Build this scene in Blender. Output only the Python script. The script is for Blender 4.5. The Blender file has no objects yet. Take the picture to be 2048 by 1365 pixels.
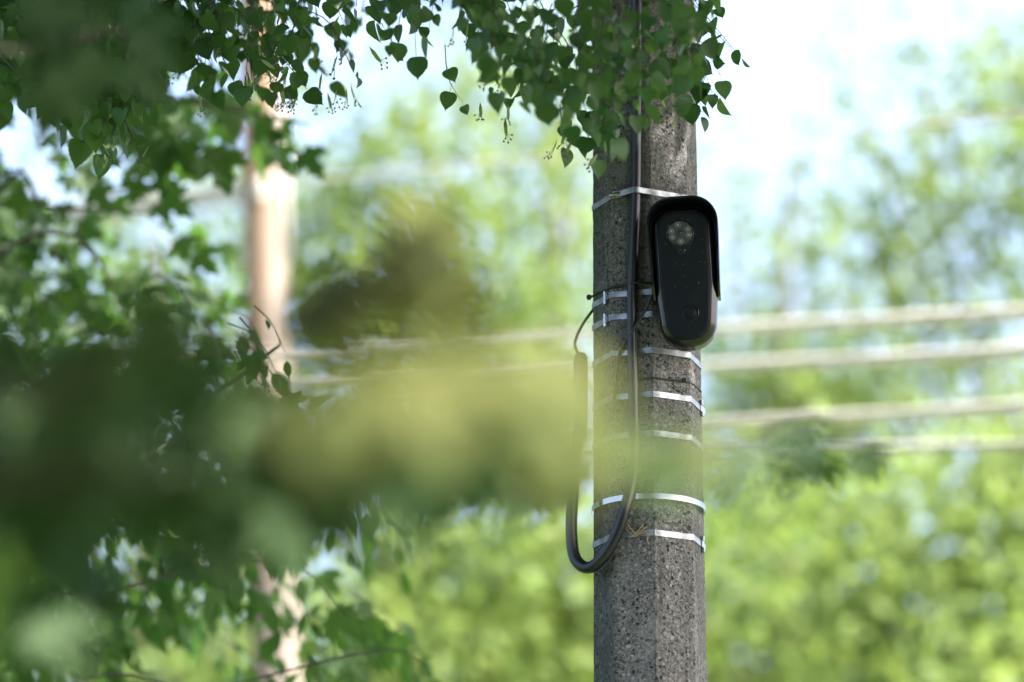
import bpy, math, random
import numpy as np
from mathutils import Vector, Matrix

# ------------------------------------------------------------------ camera, sky, sun, exposure
S = bpy.context.scene
col = S.collection
rng = np.random.default_rng(11)
random.seed(5)

PITCH = math.radians(17.0)
CAM = np.array([0.0, 0.0, 1.6])
FPX = 135.0 / 36.0 * 2048.0           # focal length in photograph pixels
Y0 = 8.20                             # distance of the pole axis
X0 = 0.3010

cd = bpy.data.cameras.new('camera'); co = bpy.data.objects.new('camera', cd); col.objects.link(co)
co.location = CAM; co.rotation_euler = (math.pi / 2 + PITCH, 0, 0)
cd.lens = 135; cd.sensor_width = 36; cd.clip_start = 0.05; cd.clip_end = 3000
cd.dof.use_dof = True; cd.dof.focus_distance = 8.40; cd.dof.aperture_fstop = 1.8
S.camera = co

SUN_EL, SUN_AZ = math.radians(50), math.radians(112)      # azimuth from +Y towards +X
w = bpy.data.worlds.new('World'); S.world = w; w.use_nodes = True
nt = w.node_tree
sky = nt.nodes.new('ShaderNodeTexSky'); sky.sky_type = 'NISHITA'; sky.sun_disc = False
sky.sun_elevation = SUN_EL; sky.sun_rotation = SUN_AZ
sky.air_density = 1.0; sky.dust_density = 6.0; sky.ozone_density = 1.0
bg = nt.nodes['Background']; nt.links.new(sky.outputs[0], bg.inputs[0]); bg.inputs[1].default_value = 0.13
sd = bpy.data.lights.new('sun', 'SUN'); so = bpy.data.objects.new('sun', sd); col.objects.link(so)
sd.energy = 5.0; sd.angle = math.radians(0.53); sd.color = (1.0, 0.94, 0.84)
sdir = Vector((math.sin(SUN_AZ) * math.cos(SUN_EL), math.cos(SUN_AZ) * math.cos(SUN_EL), math.sin(SUN_EL)))
so.rotation_euler = sdir.to_track_quat('Z', 'Y').to_euler(); so.location = (4, -6, 12)
S.view_settings.view_transform = 'Standard'; S.view_settings.look = 'None'
S.view_settings.gamma = 1.0; S.view_settings.exposure = 2.52
S.cycles.use_denoising = True
S.cycles.use_adaptive_sampling = True; S.cycles.adaptive_threshold = 0.01
S.cycles.max_bounces = 8; S.cycles.transparent_max_bounces = 8
S.cycles.sample_clamp_indirect = 6.0

# ------------------------------------------------------------------ helpers
FW = np.array([0, math.cos(PITCH), math.sin(PITCH)]); UP = np.array([0, -math.sin(PITCH), math.cos(PITCH)])
RT = np.array([1.0, 0, 0])


def at(px, py, Y):
    """the point at ground distance Y seen at photograph pixel (px, py)"""
    v = FW + RT * (px - 1024) / FPX - UP * (py - 682.5) / FPX
    return CAM + v * (Y / v[1])


def project(p):
    q = np.asarray(p) - CAM
    d = q @ FW
    return 1024 + FPX * (q @ RT) / d, 682.5 - FPX * (q @ UP) / d, d


def norm(v):
    v = np.asarray(v, float)
    return v / max(np.linalg.norm(v), 1e-9)


class MB:
    def __init__(self):
        self.v = []; self.f = []

    def add(self, verts, faces):
        o = len(self.v)
        self.v.extend([tuple(map(float, p)) for p in verts]); self.f.extend([tuple(o + i for i in q) for q in faces])

    def tube(self, pts, radii, seg=8, cap=True):
        pts = [np.asarray(p, float) for p in pts]
        n = len(pts)
        if np.isscalar(radii): radii = [radii] * n
        tang = [norm(pts[min(i + 1, n - 1)] - pts[max(i - 1, 0)]) for i in range(n)]
        a = np.array([0, 0, 1.0]) if abs(tang[0][2]) < 0.9 else np.array([1.0, 0, 0])
        x = norm(np.cross(tang[0], a)); V = []
        for i in range(n):
            x = norm(x - tang[i] * (x @ tang[i])); y = np.cross(tang[i], x)
            for k in range(seg):
                t = 2 * math.pi * k / seg
                V.append(pts[i] + radii[i] * (math.cos(t) * x + math.sin(t) * y))
        Fc = []
        for i in range(n - 1):
            for k in range(seg):
                k2 = (k + 1) % seg
                Fc.append((i * seg + k, i * seg + k2, (i + 1) * seg + k2, (i + 1) * seg + k))
        if cap:
            Fc.append(tuple(range(seg - 1, -1, -1))); Fc.append(tuple((n - 1) * seg + k for k in range(seg)))
        self.add(V, Fc)

    def rings(self, rings, cap0=True, cap1=True):
        """loft closed rings of equal length"""
        m = len(rings[0]); V = [p for r in rings for p in r]; Fc = []
        for i in range(len(rings) - 1):
            for k in range(m):
                k2 = (k + 1) % m
                Fc.append((i * m + k, i * m + k2, (i + 1) * m + k2, (i + 1) * m + k))
        if cap0: Fc.append(tuple(range(m - 1, -1, -1)))
        if cap1: Fc.append(tuple((len(rings) - 1) * m + k for k in range(m)))
        self.add(V, Fc)

    def box(self, c, h, M=None):
        V = [np.array([sx * h[0], sy * h[1], sz * h[2]]) for sx in (-1, 1) for sy in (-1, 1) for sz in (-1, 1)]
        if M is not None: V = [M @ q for q in V]
        self.add([np.asarray(c) + q for q in V],
                 [(0, 1, 3, 2), (4, 6, 7, 5), (0, 4, 5, 1), (2, 3, 7, 6), (0, 2, 6, 4), (1, 5, 7, 3)])

    def build(self, name, mat, parent=None, smooth=False, bevel=0.0, base=(0, 0, 0)):
        me = bpy.data.meshes.new(name)
        b = np.asarray(base, float)
        me.from_pydata([tuple(np.array(p) - b) for p in self.v], [], self.f); me.update()
        import bmesh
        bm = bmesh.new(); bm.from_mesh(me); bmesh.ops.recalc_face_normals(bm, faces=bm.faces); bm.to_mesh(me); bm.free()
        if smooth:
            me.polygons.foreach_set('use_smooth', [True] * len(me.polygons))
            if smooth != 'all':
                me.set_sharp_from_angle(angle=math.radians(smooth if smooth > 1 else 40))
        me.materials.append(mat)
        o = bpy.data.objects.new(name, me); col.objects.link(o)
        if parent is not None: o.parent = parent
        else: o.location = b
        if bevel:
            m = o.modifiers.new('bevel', 'BEVEL'); m.width = bevel; m.segments = 2; m.limit_method = 'ANGLE'
        return o


def tag(o, label, cat, group=None, kind=None):
    if label: o['label'] = label
    if cat: o['category'] = cat
    if group: o['group'] = group
    if kind: o['kind'] = kind
    return o


def empty(name, loc):
    o = bpy.data.objects.new(name, None); o.empty_display_size = 0.1; col.objects.link(o); o.location = loc
    return o


def spline(pts, n):
    P = np.array(pts, float); m = len(P)
    Q = np.vstack([2 * P[0] - P[1], P, 2 * P[-1] - P[-2]])
    out = []
    for i in range(n):
        s = i / (n - 1) * (m - 1); k = min(int(s), m - 2); t = s - k
        a, b, c, d = Q[k], Q[k + 1], Q[k + 2], Q[k + 3]
        out.append(0.5 * (2 * b + (c - a) * t + (2 * a - 5 * b + 4 * c - d) * t * t + (3 * b - a - 3 * c + d) * t ** 3))
    return out


# ------------------------------------------------------------------ materials
def mat(name):
    m = bpy.data.materials.new(name); m.use_nodes = True
    t = m.node_tree
    return m, t, t.nodes['Principled BSDF']


def nd(t, typ, **kw):
    n = t.nodes.new(typ)
    for k, v in kw.items(): setattr(n, k, v)
    return n


def ramp(t, fac, stops):
    r = t.nodes.new('ShaderNodeValToRGB'); e = r.color_ramp.elements
    while len(e) < len(stops): e.new(0.5)
    for q, (p, c) in zip(e, stops):
        q.position = p; q.color = (*c, 1) if len(c) == 3 else c
    t.links.new(fac, r.inputs[0])
    return r.outputs[0]


def mix(t, fac, a, b, mode='MIX'):
    m = t.nodes.new('ShaderNodeMix'); m.data_type = 'RGBA'; m.blend_type = mode
    for s, v in ((0, fac), (6, a), (7, b)):
        if hasattr(v, 'is_linked'): t.links.new(v, m.inputs[s])
        elif isinstance(v, (int, float)): m.inputs[s].default_value = v
        else: m.inputs[s].default_value = (*v, 1)
    return m.outputs[2]


def noise(t, vec, scale, detail=4, rough=0.6):
    n = t.nodes.new('ShaderNodeTexNoise'); n.inputs['Scale'].default_value = scale
    n.inputs['Detail'].default_value = detail; n.inputs['Roughness'].default_value = rough
    t.links.new(vec, n.inputs['Vector'])
    return n


def objcoord(t, scale=(1, 1, 1)):
    c = t.nodes.new('ShaderNodeTexCoord'); m = t.nodes.new('ShaderNodeMapping'); m.inputs['Scale'].default_value = scale
    t.links.new(c.outputs['Object'], m.inputs[0])
    return m.outputs[0]


def bump(t, b, h, strength, dist):
    n = t.nodes.new('ShaderNodeBump'); n.inputs['Strength'].default_value = strength; n.inputs['Distance'].default_value = dist
    t.links.new(h, n.inputs['Height']); t.links.new(n.outputs[0], b.inputs['Normal'])
    return n


def plain(name, c, rough=0.5, metal=0.0, spec=0.5, var=0.25, scale=60):
    m, t, b = mat(name); v = objcoord(t)
    n = noise(t, v, scale, 4)
    t.links.new(mix(t, n.outputs[0], [q * (1 - var) for q in c], [min(1, q * (1 + var)) for q in c]), b.inputs['Base Color'])
    r = t.nodes.new('ShaderNodeMapRange'); r.inputs[3].default_value = rough * 0.8; r.inputs[4].default_value = min(1, rough * 1.25)
    t.links.new(n.outputs[0], r.inputs[0]); t.links.new(r.outputs[0], b.inputs['Roughness'])
    b.inputs['Metallic'].default_value = metal; b.inputs['Specular IOR Level'].default_value = spec
    return m


def concrete():
    m, t, b = mat('weathered_concrete'); v = objcoord(t)
    wob = noise(t, v, 90, 3)
    vv = nd(t, 'ShaderNodeVectorMath', operation='MULTIPLY_ADD')
    t.links.new(wob.outputs['Color'], vv.inputs[0]); vv.inputs[1].default_value = (0.006,) * 3; t.links.new(v, vv.inputs[2])
    vor = nd(t, 'ShaderNodeTexVoronoi'); vor.inputs['Scale'].default_value = 105; t.links.new(vv.outputs[0], vor.inputs['Vector'])
    vor2 = nd(t, 'ShaderNodeTexVoronoi'); vor2.inputs['Scale'].default_value = 260; t.links.new(vv.outputs[0], vor2.inputs['Vector'])
    sep = nd(t, 'ShaderNodeSeparateColor'); t.links.new(vor.outputs['Color'], sep.inputs[0])
    sep2 = nd(t, 'ShaderNodeSeparateColor'); t.links.new(vor2.outputs['Color'], sep2.inputs[0])
    peb = ramp(t, sep.outputs[0], [(0, (0.025, 0.026, 0.030)), (0.16, (0.03, 0.03, 0.034)), (0.20, (0.20, 0.17, 0.145)), (0.45, (0.24, 0.215, 0.19)),
                                   (0.62, (0.165, 0.15, 0.14)), (0.80, (0.30, 0.27, 0.23)), (0.90, (0.20, 0.125, 0.09)), (0.97, (0.42, 0.40, 0.36))])
    grit = ramp(t, sep2.outputs[1], [(0, (0.05, 0.048, 0.046)), (0.3, (0.13, 0.12, 0.11)), (0.7, (0.23, 0.205, 0.185)), (1, (0.36, 0.33, 0.30))])
    # paste shows between pebbles
    edge = nd(t, 'ShaderNodeMapRange'); edge.inputs[1].default_value = 0.30; edge.inputs[2].default_value = 0.52
    t.links.new(vor.outputs['Distance'], edge.inputs[0])
    c = mix(t, edge.outputs[0], peb, grit)
    big = noise(t, objcoord(t, (1, 1, 0.35)), 7, 5)
    c = mix(t, ramp(t, big.outputs[0], [(0.42, (0, 0, 0)), (0.62, (0.55, 0.55, 0.55))]), c, (0.085, 0.08, 0.07))
    st = noise(t, objcoord(t, (26, 26, 0.9)), 1.0, 4, 0.7)
    c = mix(t, ramp(t, st.outputs[0], [(0.52, (0, 0, 0)), (0.70, (0.6, 0.6, 0.6))]), c, (0.05, 0.048, 0.045))
    pale = noise(t, v, 11, 4, 0.55)
    c = mix(t, ramp(t, pale.outputs[0], [(0.55, (0, 0, 0)), (0.72, (0.4, 0.4, 0.4))]), c, (0.36, 0.34, 0.31))
    # green algae on the side turned to the left
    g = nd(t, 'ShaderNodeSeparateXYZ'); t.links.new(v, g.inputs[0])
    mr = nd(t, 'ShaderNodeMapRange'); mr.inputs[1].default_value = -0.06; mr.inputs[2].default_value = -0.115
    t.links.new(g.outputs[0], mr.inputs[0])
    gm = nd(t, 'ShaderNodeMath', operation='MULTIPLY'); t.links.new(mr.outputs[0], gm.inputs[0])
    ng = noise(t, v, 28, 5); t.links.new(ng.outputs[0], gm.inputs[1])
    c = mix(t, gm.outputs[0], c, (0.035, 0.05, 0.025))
    c = mix(t, 1.0, c, (0.71, 0.755, 0.86), 'MULTIPLY')
    t.links.new(c, b.inputs['Base Color']); b.inputs['Roughness'].default_value = 0.9; b.inputs['Specular IOR Level'].default_value = 0.25
    h = mix(t, 0.5, vor.outputs['Distance'], vor2.outputs['Distance'])
    bump(t, b, h, 0.7, 0.004)
    return m


def wood():
    m, t, b = mat('weathered_wood')
    v = objcoord(t, (1, 1, 0.05)); n = noise(t, v, 8, 6, 0.6)
    c = ramp(t, n.outputs[0], [(0.38, (0.06, 0.03, 0.015)), (0.46, (0.135, 0.074, 0.038)), (0.55, (0.19, 0.125, 0.08)), (0.66, (0.17, 0.145, 0.12))])
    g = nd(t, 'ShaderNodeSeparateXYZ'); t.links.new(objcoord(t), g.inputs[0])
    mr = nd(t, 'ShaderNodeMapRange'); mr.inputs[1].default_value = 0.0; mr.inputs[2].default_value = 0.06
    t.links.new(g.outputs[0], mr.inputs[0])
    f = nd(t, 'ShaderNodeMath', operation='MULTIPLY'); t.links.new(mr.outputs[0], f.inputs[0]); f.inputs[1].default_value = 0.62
    c = mix(t, f.outputs[0], c, (0.142, 0.136, 0.130))  # right side greyer: weathering, with its sunlit paleness put into the colour
    t.links.new(c, b.inputs['Base Color']); b.inputs['Roughness'].default_value = 0.85
    bump(t, b, n.outputs[0], 0.5, 0.01)
    return m


def bark():
    m, t, b = mat('bark'); n = noise(t, objcoord(t, (1, 1, 0.25)), 30, 6, 0.7)
    t.links.new(ramp(t, n.outputs[0], [(0.35, (0.03, 0.024, 0.02)), (0.65, (0.13, 0.105, 0.085))]), b.inputs['Base Color'])
    b.inputs['Roughness'].default_value = 0.9; bump(t, b, n.outputs[0], 0.7, 0.01)
    return m


def leafmat(name, c1, c2, tr1, tr2, fac=0.42, rough=0.42, spec=0.4, nscale=8, nw=0.4):
    m, t, b = mat(name)
    oi = nd(t, 'ShaderNodeObjectInfo'); ge = nd(t, 'ShaderNodeNewGeometry')
    a = nd(t, 'ShaderNodeMath', operation='ADD'); t.links.new(oi.outputs['Random'], a.inputs[0]); t.links.new(ge.outputs['Random Per Island'], a.inputs[1])
    fr = nd(t, 'ShaderNodeMath', operation='FRACT'); t.links.new(a.outputs[0], fr.inputs[0])
    n = noise(t, objcoord(t), nscale, 3)
    f2 = nd(t, 'ShaderNodeMath', operation='MULTIPLY_ADD'); t.links.new(n.outputs[0], f2.inputs[0]); f2.inputs[1].default_value = nw
    sc_ = nd(t, 'ShaderNodeMath', operation='MULTIPLY_ADD'); t.links.new(fr.outputs[0], sc_.inputs[0]); sc_.inputs[1].default_value = 1 - nw * 0.5; sc_.inputs[2].default_value = -nw * 0.25
    t.links.new(sc_.outputs[0], f2.inputs[2]); f2.use_clamp = True
    t.links.new(mix(t, f2.outputs[0], c1, c2), b.inputs['Base Color'])
    b.inputs['Roughness'].default_value = rough; b.inputs['Specular IOR Level'].default_value = spec
    tl = nd(t, 'ShaderNodeBsdfTranslucent'); t.links.new(mix(t, f2.outputs[0], tr1, tr2), tl.inputs[0])
    ms = nd(t, 'ShaderNodeMixShader'); ms.inputs[0].default_value = fac
    t.links.new(b.outputs[0], ms.inputs[1]); t.links.new(tl.outputs[0], ms.inputs[2])
    t.links.new(ms.outputs[0], t.nodes['Material Output'].inputs[0])
    return m


M = {}
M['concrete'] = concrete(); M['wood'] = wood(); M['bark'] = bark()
def tape():
    m, t, b = mat('galvanised_steel_tape'); v = objcoord(t)
    n = noise(t, v, 22, 5, 0.65); f = noise(t, objcoord(t, (1, 1, 5)), 160, 3)
    c = ramp(t, n.outputs[0], [(0.34, (0.15, 0.15, 0.15)), (0.48, (0.28, 0.295, 0.32)), (0.62, (0.36, 0.38, 0.42)), (0.74, (0.24, 0.23, 0.22))])
    c = mix(t, 0.35, c, f.outputs[0], 'OVERLAY')
    t.links.new(c, b.inputs['Base Color']); b.inputs['Metallic'].default_value = 0.8
    t.links.new(ramp(t, n.outputs[0], [(0.35, (0.62,) * 3), (0.6, (0.33,) * 3)]), b.inputs['Roughness'])
    bump(t, b, n.outputs[0], 0.35, 0.004)
    return m


M['steel'] = tape()
M['polished'] = plain('polished_steel', (0.40, 0.41, 0.43), 0.16, 1.0, var=0.08, scale=20)
M['black'] = plain('black_plastic', (0.010, 0.012, 0.016), 0.33, spec=0.5, var=0.3)
M['hood'] = plain('glossy_black_plastic', (0.004, 0.006, 0.010), 0.22, spec=0.5, var=0.3)
M['plate'] = plain('satin_black_plastic', (0.006, 0.009, 0.013), 0.5, spec=0.18, var=0.3)
M['conduit'] = plain('black_conduit', (0.011, 0.013, 0.019), 0.33, spec=0.45, var=0.35, scale=80)
M['rubber'] = plain('black_rubber', (0.012, 0.012, 0.013), 0.5, var=0.3)
M['window'] = plain('dark_lens_window', (0.035, 0.040, 0.038), 0.18, spec=0.5, var=0.2)
M['led'] = plain('clear_lamp_lens', (0.145, 0.158, 0.158), 0.25, spec=0.6, var=0.2, scale=300)
M['ledcore'] = plain('lamp_core', (0.29, 0.30, 0.30), 0.3, var=0.2)
M['glass'] = plain('lens_glass', (0.006, 0.007, 0.008), 0.05, spec=0.8, var=0.1)
M['straw'] = plain('dry_straw', (0.34, 0.25, 0.11), 0.8, var=0.4)
M['speck'] = plain('dust_and_webs', (0.22, 0.17, 0.13), 0.9, var=0.5, scale=400)
M['cable'] = plain('aluminium_cable', (0.52, 0.475, 0.41), 0.55, 0.0, var=0.15, scale=30)
M['grey'] = plain('grey_plastic_pipe', (0.5, 0.48, 0.45), 0.5, var=0.15)
M['linden'] = leafmat('linden_leaf', (0.016, 0.048, 0.020), (0.048, 0.105, 0.030), (0.03, 0.12, 0.018), (0.13, 0.26, 0.04), 0.40, 0.45, 0.3)
M['maple'] = leafmat('maple_leaf', (0.022, 0.060, 0.018), (0.048, 0.105, 0.026), (0.05, 0.14, 0.02), (0.12, 0.24, 0.03), 0.38, 0.55, 0.25)
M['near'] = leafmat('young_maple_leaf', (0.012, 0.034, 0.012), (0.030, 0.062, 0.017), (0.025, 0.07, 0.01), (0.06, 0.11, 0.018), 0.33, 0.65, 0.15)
M['sunlit_yellow'] = leafmat('sunlit_maple_leaf', (0.046, 0.068, 0.013), (0.096, 0.108, 0.020), (0.07, 0.10, 0.014), (0.15, 0.17, 0.026), 0.40, 0.65, 0.15)  # lit copy of the young maple leaf, the sun's yellow put into its colour
M['elder'] = leafmat('box_elder_leaf', (0.022, 0.060, 0.018), (0.048, 0.105, 0.028), (0.05, 0.15, 0.02), (0.12, 0.24, 0.035), 0.4, 0.6, 0.2)
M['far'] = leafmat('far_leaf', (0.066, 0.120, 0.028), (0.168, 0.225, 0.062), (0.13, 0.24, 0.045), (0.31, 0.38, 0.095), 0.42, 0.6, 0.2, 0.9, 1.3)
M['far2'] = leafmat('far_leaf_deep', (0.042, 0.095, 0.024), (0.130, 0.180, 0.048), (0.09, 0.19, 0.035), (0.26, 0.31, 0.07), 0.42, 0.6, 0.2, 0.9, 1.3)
M['fruit'] = plain('linden_fruit', (0.05, 0.06, 0.03), 0.6, var=0.4)
M['bract'] = leafmat('linden_bract', (0.16, 0.22, 0.08), (0.22, 0.27, 0.11), (0.2, 0.28, 0.08), (0.3, 0.35, 0.1), 0.45)

m, t, b = mat('grass_ground'); v = objcoord(t)
n1 = noise(t, v, 0.3, 6); n2 = noise(t, v, 30, 5)
cc = ramp(t, n1.outputs[0], [(0.35, (0.03, 0.05, 0.014)), (0.6, (0.055, 0.075, 0.024)), (0.75, (0.10, 0.085, 0.055))])
t.links.new(mix(t, 0.5, cc, n2.outputs[0], 'OVERLAY'), b.inputs['Base Color']); b.inputs['Roughness'].default_value = 0.95
M['ground'] = m

# ------------------------------------------------------------------ the setting
g = MB(); N = 24; L = 1200.0
for i in range(N + 1):
    for j in range(N + 1):
        x = (i / N - 0.5) * 2; y = (j / N - 0.5) * 2
        g.v.append((math.copysign(abs(x) ** 2.2, x) * L, math.copysign(abs(y) ** 2.2, y) * L, 0.0))
g.f = [(i * (N + 1) + j, (i + 1) * (N + 1) + j, (i + 1) * (N + 1) + j + 1, i * (N + 1) + j + 1) for i in range(N) for j in range(N)]
tag(g.build('ground', M['ground']), None, None, kind='structure')

# ------------------------------------------------------------------ concrete pole
RC, ZC, TAPER, ROT = 0.1205, at(1295, 682, Y0)[2], 0.0046, math.radians(86)


def prad(z): return RC - TAPER * (z - ZC)


def octo(z, off=0.0, bev=0.0):
    """octagon outline at height z, corners cut by bev"""
    R = prad(z) + off / math.cos(math.pi / 8); pts = []
    V = [np.array([X0 + R * math.cos(ROT + k * math.pi / 4), Y0 - R * math.sin(ROT + k * math.pi / 4), z]) for k in range(8)]
    for k in range(8):
        p, q, r = V[k - 1], V[k], V[(k + 1) % 8]
        if bev:
            pts += [q + norm(p - q) * bev, q * 0.9 + 0.1 * q + (norm(p - q) + norm(r - q)) * bev * 0.22, q + norm(r - q) * bev]
        else:
            pts.append(q)
    return pts


mb = MB()
zs = [0.0] + list(np.arange(3.0, 5.4, 0.02)) + [6.0, 7.5, 9.0]
jit = np.random.default_rng(3)
rings = []
for z in zs:
    r = octo(z, 0, 0.0025)
    rings.append([p + np.array([*(jit.normal(0, 0.0004, 2)), 0]) for p in r])
mb.rings(rings)
pole = mb.build('concrete_pole', M['concrete'], base=(X0, Y0, 0), smooth=14)
tag(pole, 'octagonal speckled concrete utility pole strapped with bright steel bands', 'utility pole')

# conduit path ------------------------------------------------------
def front(px, py, out):
    """point on the viewer's side of the pole at a pixel, out metres in front of the concrete"""
    p = at(px, py, Y0 - 0.12)
    for _ in range(4):
        z = p[2]; ring = octo(z); x = p[0]; y = Y0
        for k in range(8):
            a, b_ = ring[k], ring[(k + 1) % 8]
            if (a[1] + b_[1]) / 2 < Y0 and min(a[0], b_[0]) <= x <= max(a[0], b_[0]) and abs(a[0] - b_[0]) > 1e-4:
                s = (x - a[0]) / (b_[0] - a[0]); y = min(y, a[1] + s * (b_[1] - a[1]))
        p = at(px, py, y - out)
    return p


RCON = 0.0122
cp = [front(px, py, RCON + 0.003) for px, py in
      ((1277, -420), (1276, -200), (1274, 0), (1273, 200), (1272, 376), (1267, 500), (1264, 600), (1265, 700), (1267, 800), (1268, 900), (1264, 960))]
loop = [(1249, 1022, 0.128), (1232, 1072, 0.118), (1206, 1115, 0.10), (1175, 1136, 0.075), (1150, 1116, 0.05), (1143, 1065, 0.04),
        (1145, 1000, 0.038), (1150, 930, 0.038), (1157, 860, 0.038)]
cp += [at(px, py, Y0 - dy) for px, py, dy in loop]
dense = spline(cp, 4000)
seglen = np.cumsum([0] + [np.linalg.norm(dense[i + 1] - dense[i]) for i in range(len(dense) - 1)])
total = seglen[-1]; step = 0.0064 / 2
nr = int(total / step)
D = np.array(dense)
pts, rad = [], []
for i in range(nr):
    s = i * step
    pts.append([np.interp(s, seglen, D[:, k]) for k in range(3)])
    rad.append((RCON if i % 2 else RCON - 0.0017) * (1.0 if s < total - 0.62 else 1.0 + 0.12 * min(1, (s - total + 0.62) / 0.2)))
mb = MB(); mb.tube(pts, rad, 16)
conduit = mb.build('conduit', M['conduit'], smooth='all')
tag(conduit, 'long black ribbed conduit down the concrete pole ending in a hanging loop', 'conduit')
# coupling where the loop ends beside the pole
mb = MB(); rr = []
for py, hw in ((880, 0.012), (868, 0.0145), (856, 0.0150), (740, 0.0160), (716, 0.0155), (708, 0.011), (706, 0.006)):
    c = at(1161, py, Y0 - 0.038)
    rr.append([c + np.array([hw * math.cos(a), hw * math.sin(a), 0]) for a in np.linspace(0, 2 * math.pi, 13)[:-1]])
mb.rings(rr); mb.build('coupling', M['rubber'], conduit, smooth=True)


# steel bands -------------------------------------------------------
def band(name, zc, h, label, buckle=None, over=False, roundness=0.0, material='steel', tilt=0.0, thick=0.0011):
    ring = octo(zc, 0.0012)
    if roundness:
        R = prad(zc) + 0.0025
        ring = [np.array([X0 + R * math.cos(a), Y0 - R * math.sin(a), zc]) for a in np.linspace(0, 2 * math.pi, 49)[:-1]]
    if over:                       # the tape runs over the conduit
        c = D[np.argmin(np.abs(D[:, 2] - zc))]
        e = [q for q in ring]
        arc = [np.array([c[0] + (RCON + 0.0012) * math.cos(a), c[1] - (RCON + 0.0012) * math.sin(a), zc]) for a in np.linspace(math.radians(62), math.radians(138), 7)]
        best = None
        for k in range(len(e)):    # the edge of the ring under the conduit
            a, b_ = e[k], e[(k + 1) % len(e)]
            if (a[1] + b_[1]) / 2 < Y0 and min(a[0], b_[0]) <= c[0] <= max(a[0], b_[0]): best = k
        a, b_ = e[best], e[(best + 1) % len(e)]
        if a[0] < b_[0]: arc = arc[::-1]
        ring = e[:best + 1] + arc + e[best + 1:]
    mb = MB(); m_ = len(ring); c0 = np.array([X0, Y0, zc]); V = []; 
    for p in ring:
        d = norm((p - c0) * (1, 1, 0)); dz = tilt * (p[0] - X0)
        sl = (prad(zc - h / 2) - prad(zc + h / 2)) / 2
        for o_, z_ in ((0, -h / 2), (thick, -h / 2), (thick, h / 2), (0, h / 2)):
            V.append(p + d * (o_ + (sl if z_ < 0 else -sl)) + np.array([0, 0, z_ + dz]))
    Fc = [(i * 4 + k, i * 4 + (k + 1) % 4, ((i + 1) % m_) * 4 + (k + 1) % 4, ((i + 1) % m_) * 4 + k) for i in range(m_) for k in range(4)]
    mb.add(V, Fc)
    o = mb.build(name, M[material], base=(X0, Y0, zc), smooth=True if roundness else False)
    tag(o, label, 'steel band', 'steel bands around the concrete pole')
    if buckle is not None:
        px, kind = buckle
        p = front(px, project((X0, Y0 - 0.12, zc))[1], 0.004)
        ang = None
        # direction along the tape at that place
        q = front(px + 6, project((X0, Y0 - 0.12, zc))[1], 0.004) - front(px - 6, project((X0, Y0 - 0.12, zc))[1], 0.004)
        q[2] = 0; tx = norm(q); ny = np.array([tx[1], -tx[0], 0]); 
        if ny[1] > 0: ny = -ny
        Mx = np.column_stack([tx, ny, (0, 0, 1)])
        p = np.array([p[0], p[1], zc + tilt * (p[0] - X0)])
        loc = lambda a, b_, c_: p + Mx @ np.array([a, b_, c_]) - np.array([X0, Y0, zc])
        mb = MB()
        if kind == 'lug':
            mb.box(loc(0, 0.002, 0), (0.0065, 0.004, h * 0.62), Mx); mb.box(loc(0, 0.003, -h * 1.0), (0.0045, 0.0035, h * 0.30), Mx)
            mb.tube([loc(0, 0.006, -h * 1.35), loc(0, 0.006, h * 0.95)], 0.0034, 8)
            mb.box(loc(0.011, 0.0008, 0), (0.004, 0.0012, h * 0.56), Mx)
            mb.build('buckle', M['polished'], o, bevel=0.0006)
        elif kind == 'clip':
            mb.box(loc(0, 0.002, 0), (0.007, 0.0022, h * 0.60), Mx); mb.box(loc(-0.002, 0.0035, h * 0.95), (0.004, 0.003, h * 0.42), Mx)
            mb.box(loc(0.001, 0.0035, -h * 1.0), (0.004, 0.003, h * 0.42), Mx); mb.box(loc(0.013, 0.0015, -h * 0.15), (0.005, 0.0012, h * 0.48), Mx)
            mb.build('buckle', M['steel'], o, bevel=0.0005)
        else:                       # worm screw of a hose clamp
            mb.tube([loc(-0.018, 0.006, -0.001), loc(-0.016, 0.006, -0.001), loc(0.008, 0.006, 0), loc(0.010, 0.006, 0)], [0.004, 0.0058, 0.0058, 0.004], 10)
            mb.box(loc(0.0, 0.002, 0), (0.013, 0.003, h * 0.6), Mx)
            mb.build('buckle', M['polished'], o, smooth=True, bevel=0.0004)
            mb = MB()
            for k in range(9): mb.box(loc(0.0135 + k * 0.0027, 0.0062 + k * 0.0009, 0), (0.0005, 0.0005, h * 0.36), Mx)
            mb.build('thread_slot', M['rubber'], o)
    return o


def zband(py): return at(1308, py, Y0 - 0.122)[2]


zb1 = at(1272, 377, Y0 - 0.145)[2]
band('steel_band', zb1, 0.0132, 'topmost steel band, a hose clamp passing over the black conduit above the security camera', (1236, 'worm'), over=True)
band('steel_band', zband(583), 0.0132, 'steel band with a lug just under the black zip tie', (1214, 'lug'), tilt=-0.02)
band('steel_band', zband(628), 0.0132, 'steel band with a lug beside the lower half of the security camera', (1214, 'lug'), tilt=-0.02)
band('steel_band', zband(700), 0.0132, 'steel band passing just below the bottom of the security camera', None)
band('steel_band', zband(788), 0.0132, 'steel band with a clip under the thin black wire tie', (1401, 'clip'))
band('steel_band', zband(866), 0.0130, 'plain steel band fourth above the hanging conduit loop, half behind blurred yellow leaves', None)
o = band('steel_band', zband(993), 0.0125, 'shiny round hose clamp standing off the pole above the lowest band', None, roundness=1, material='polished')
band('steel_band', zband(1066), 0.0132, 'lowest steel band, with a clip and dry stalks caught behind it', (1403, 'clip'))

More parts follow.
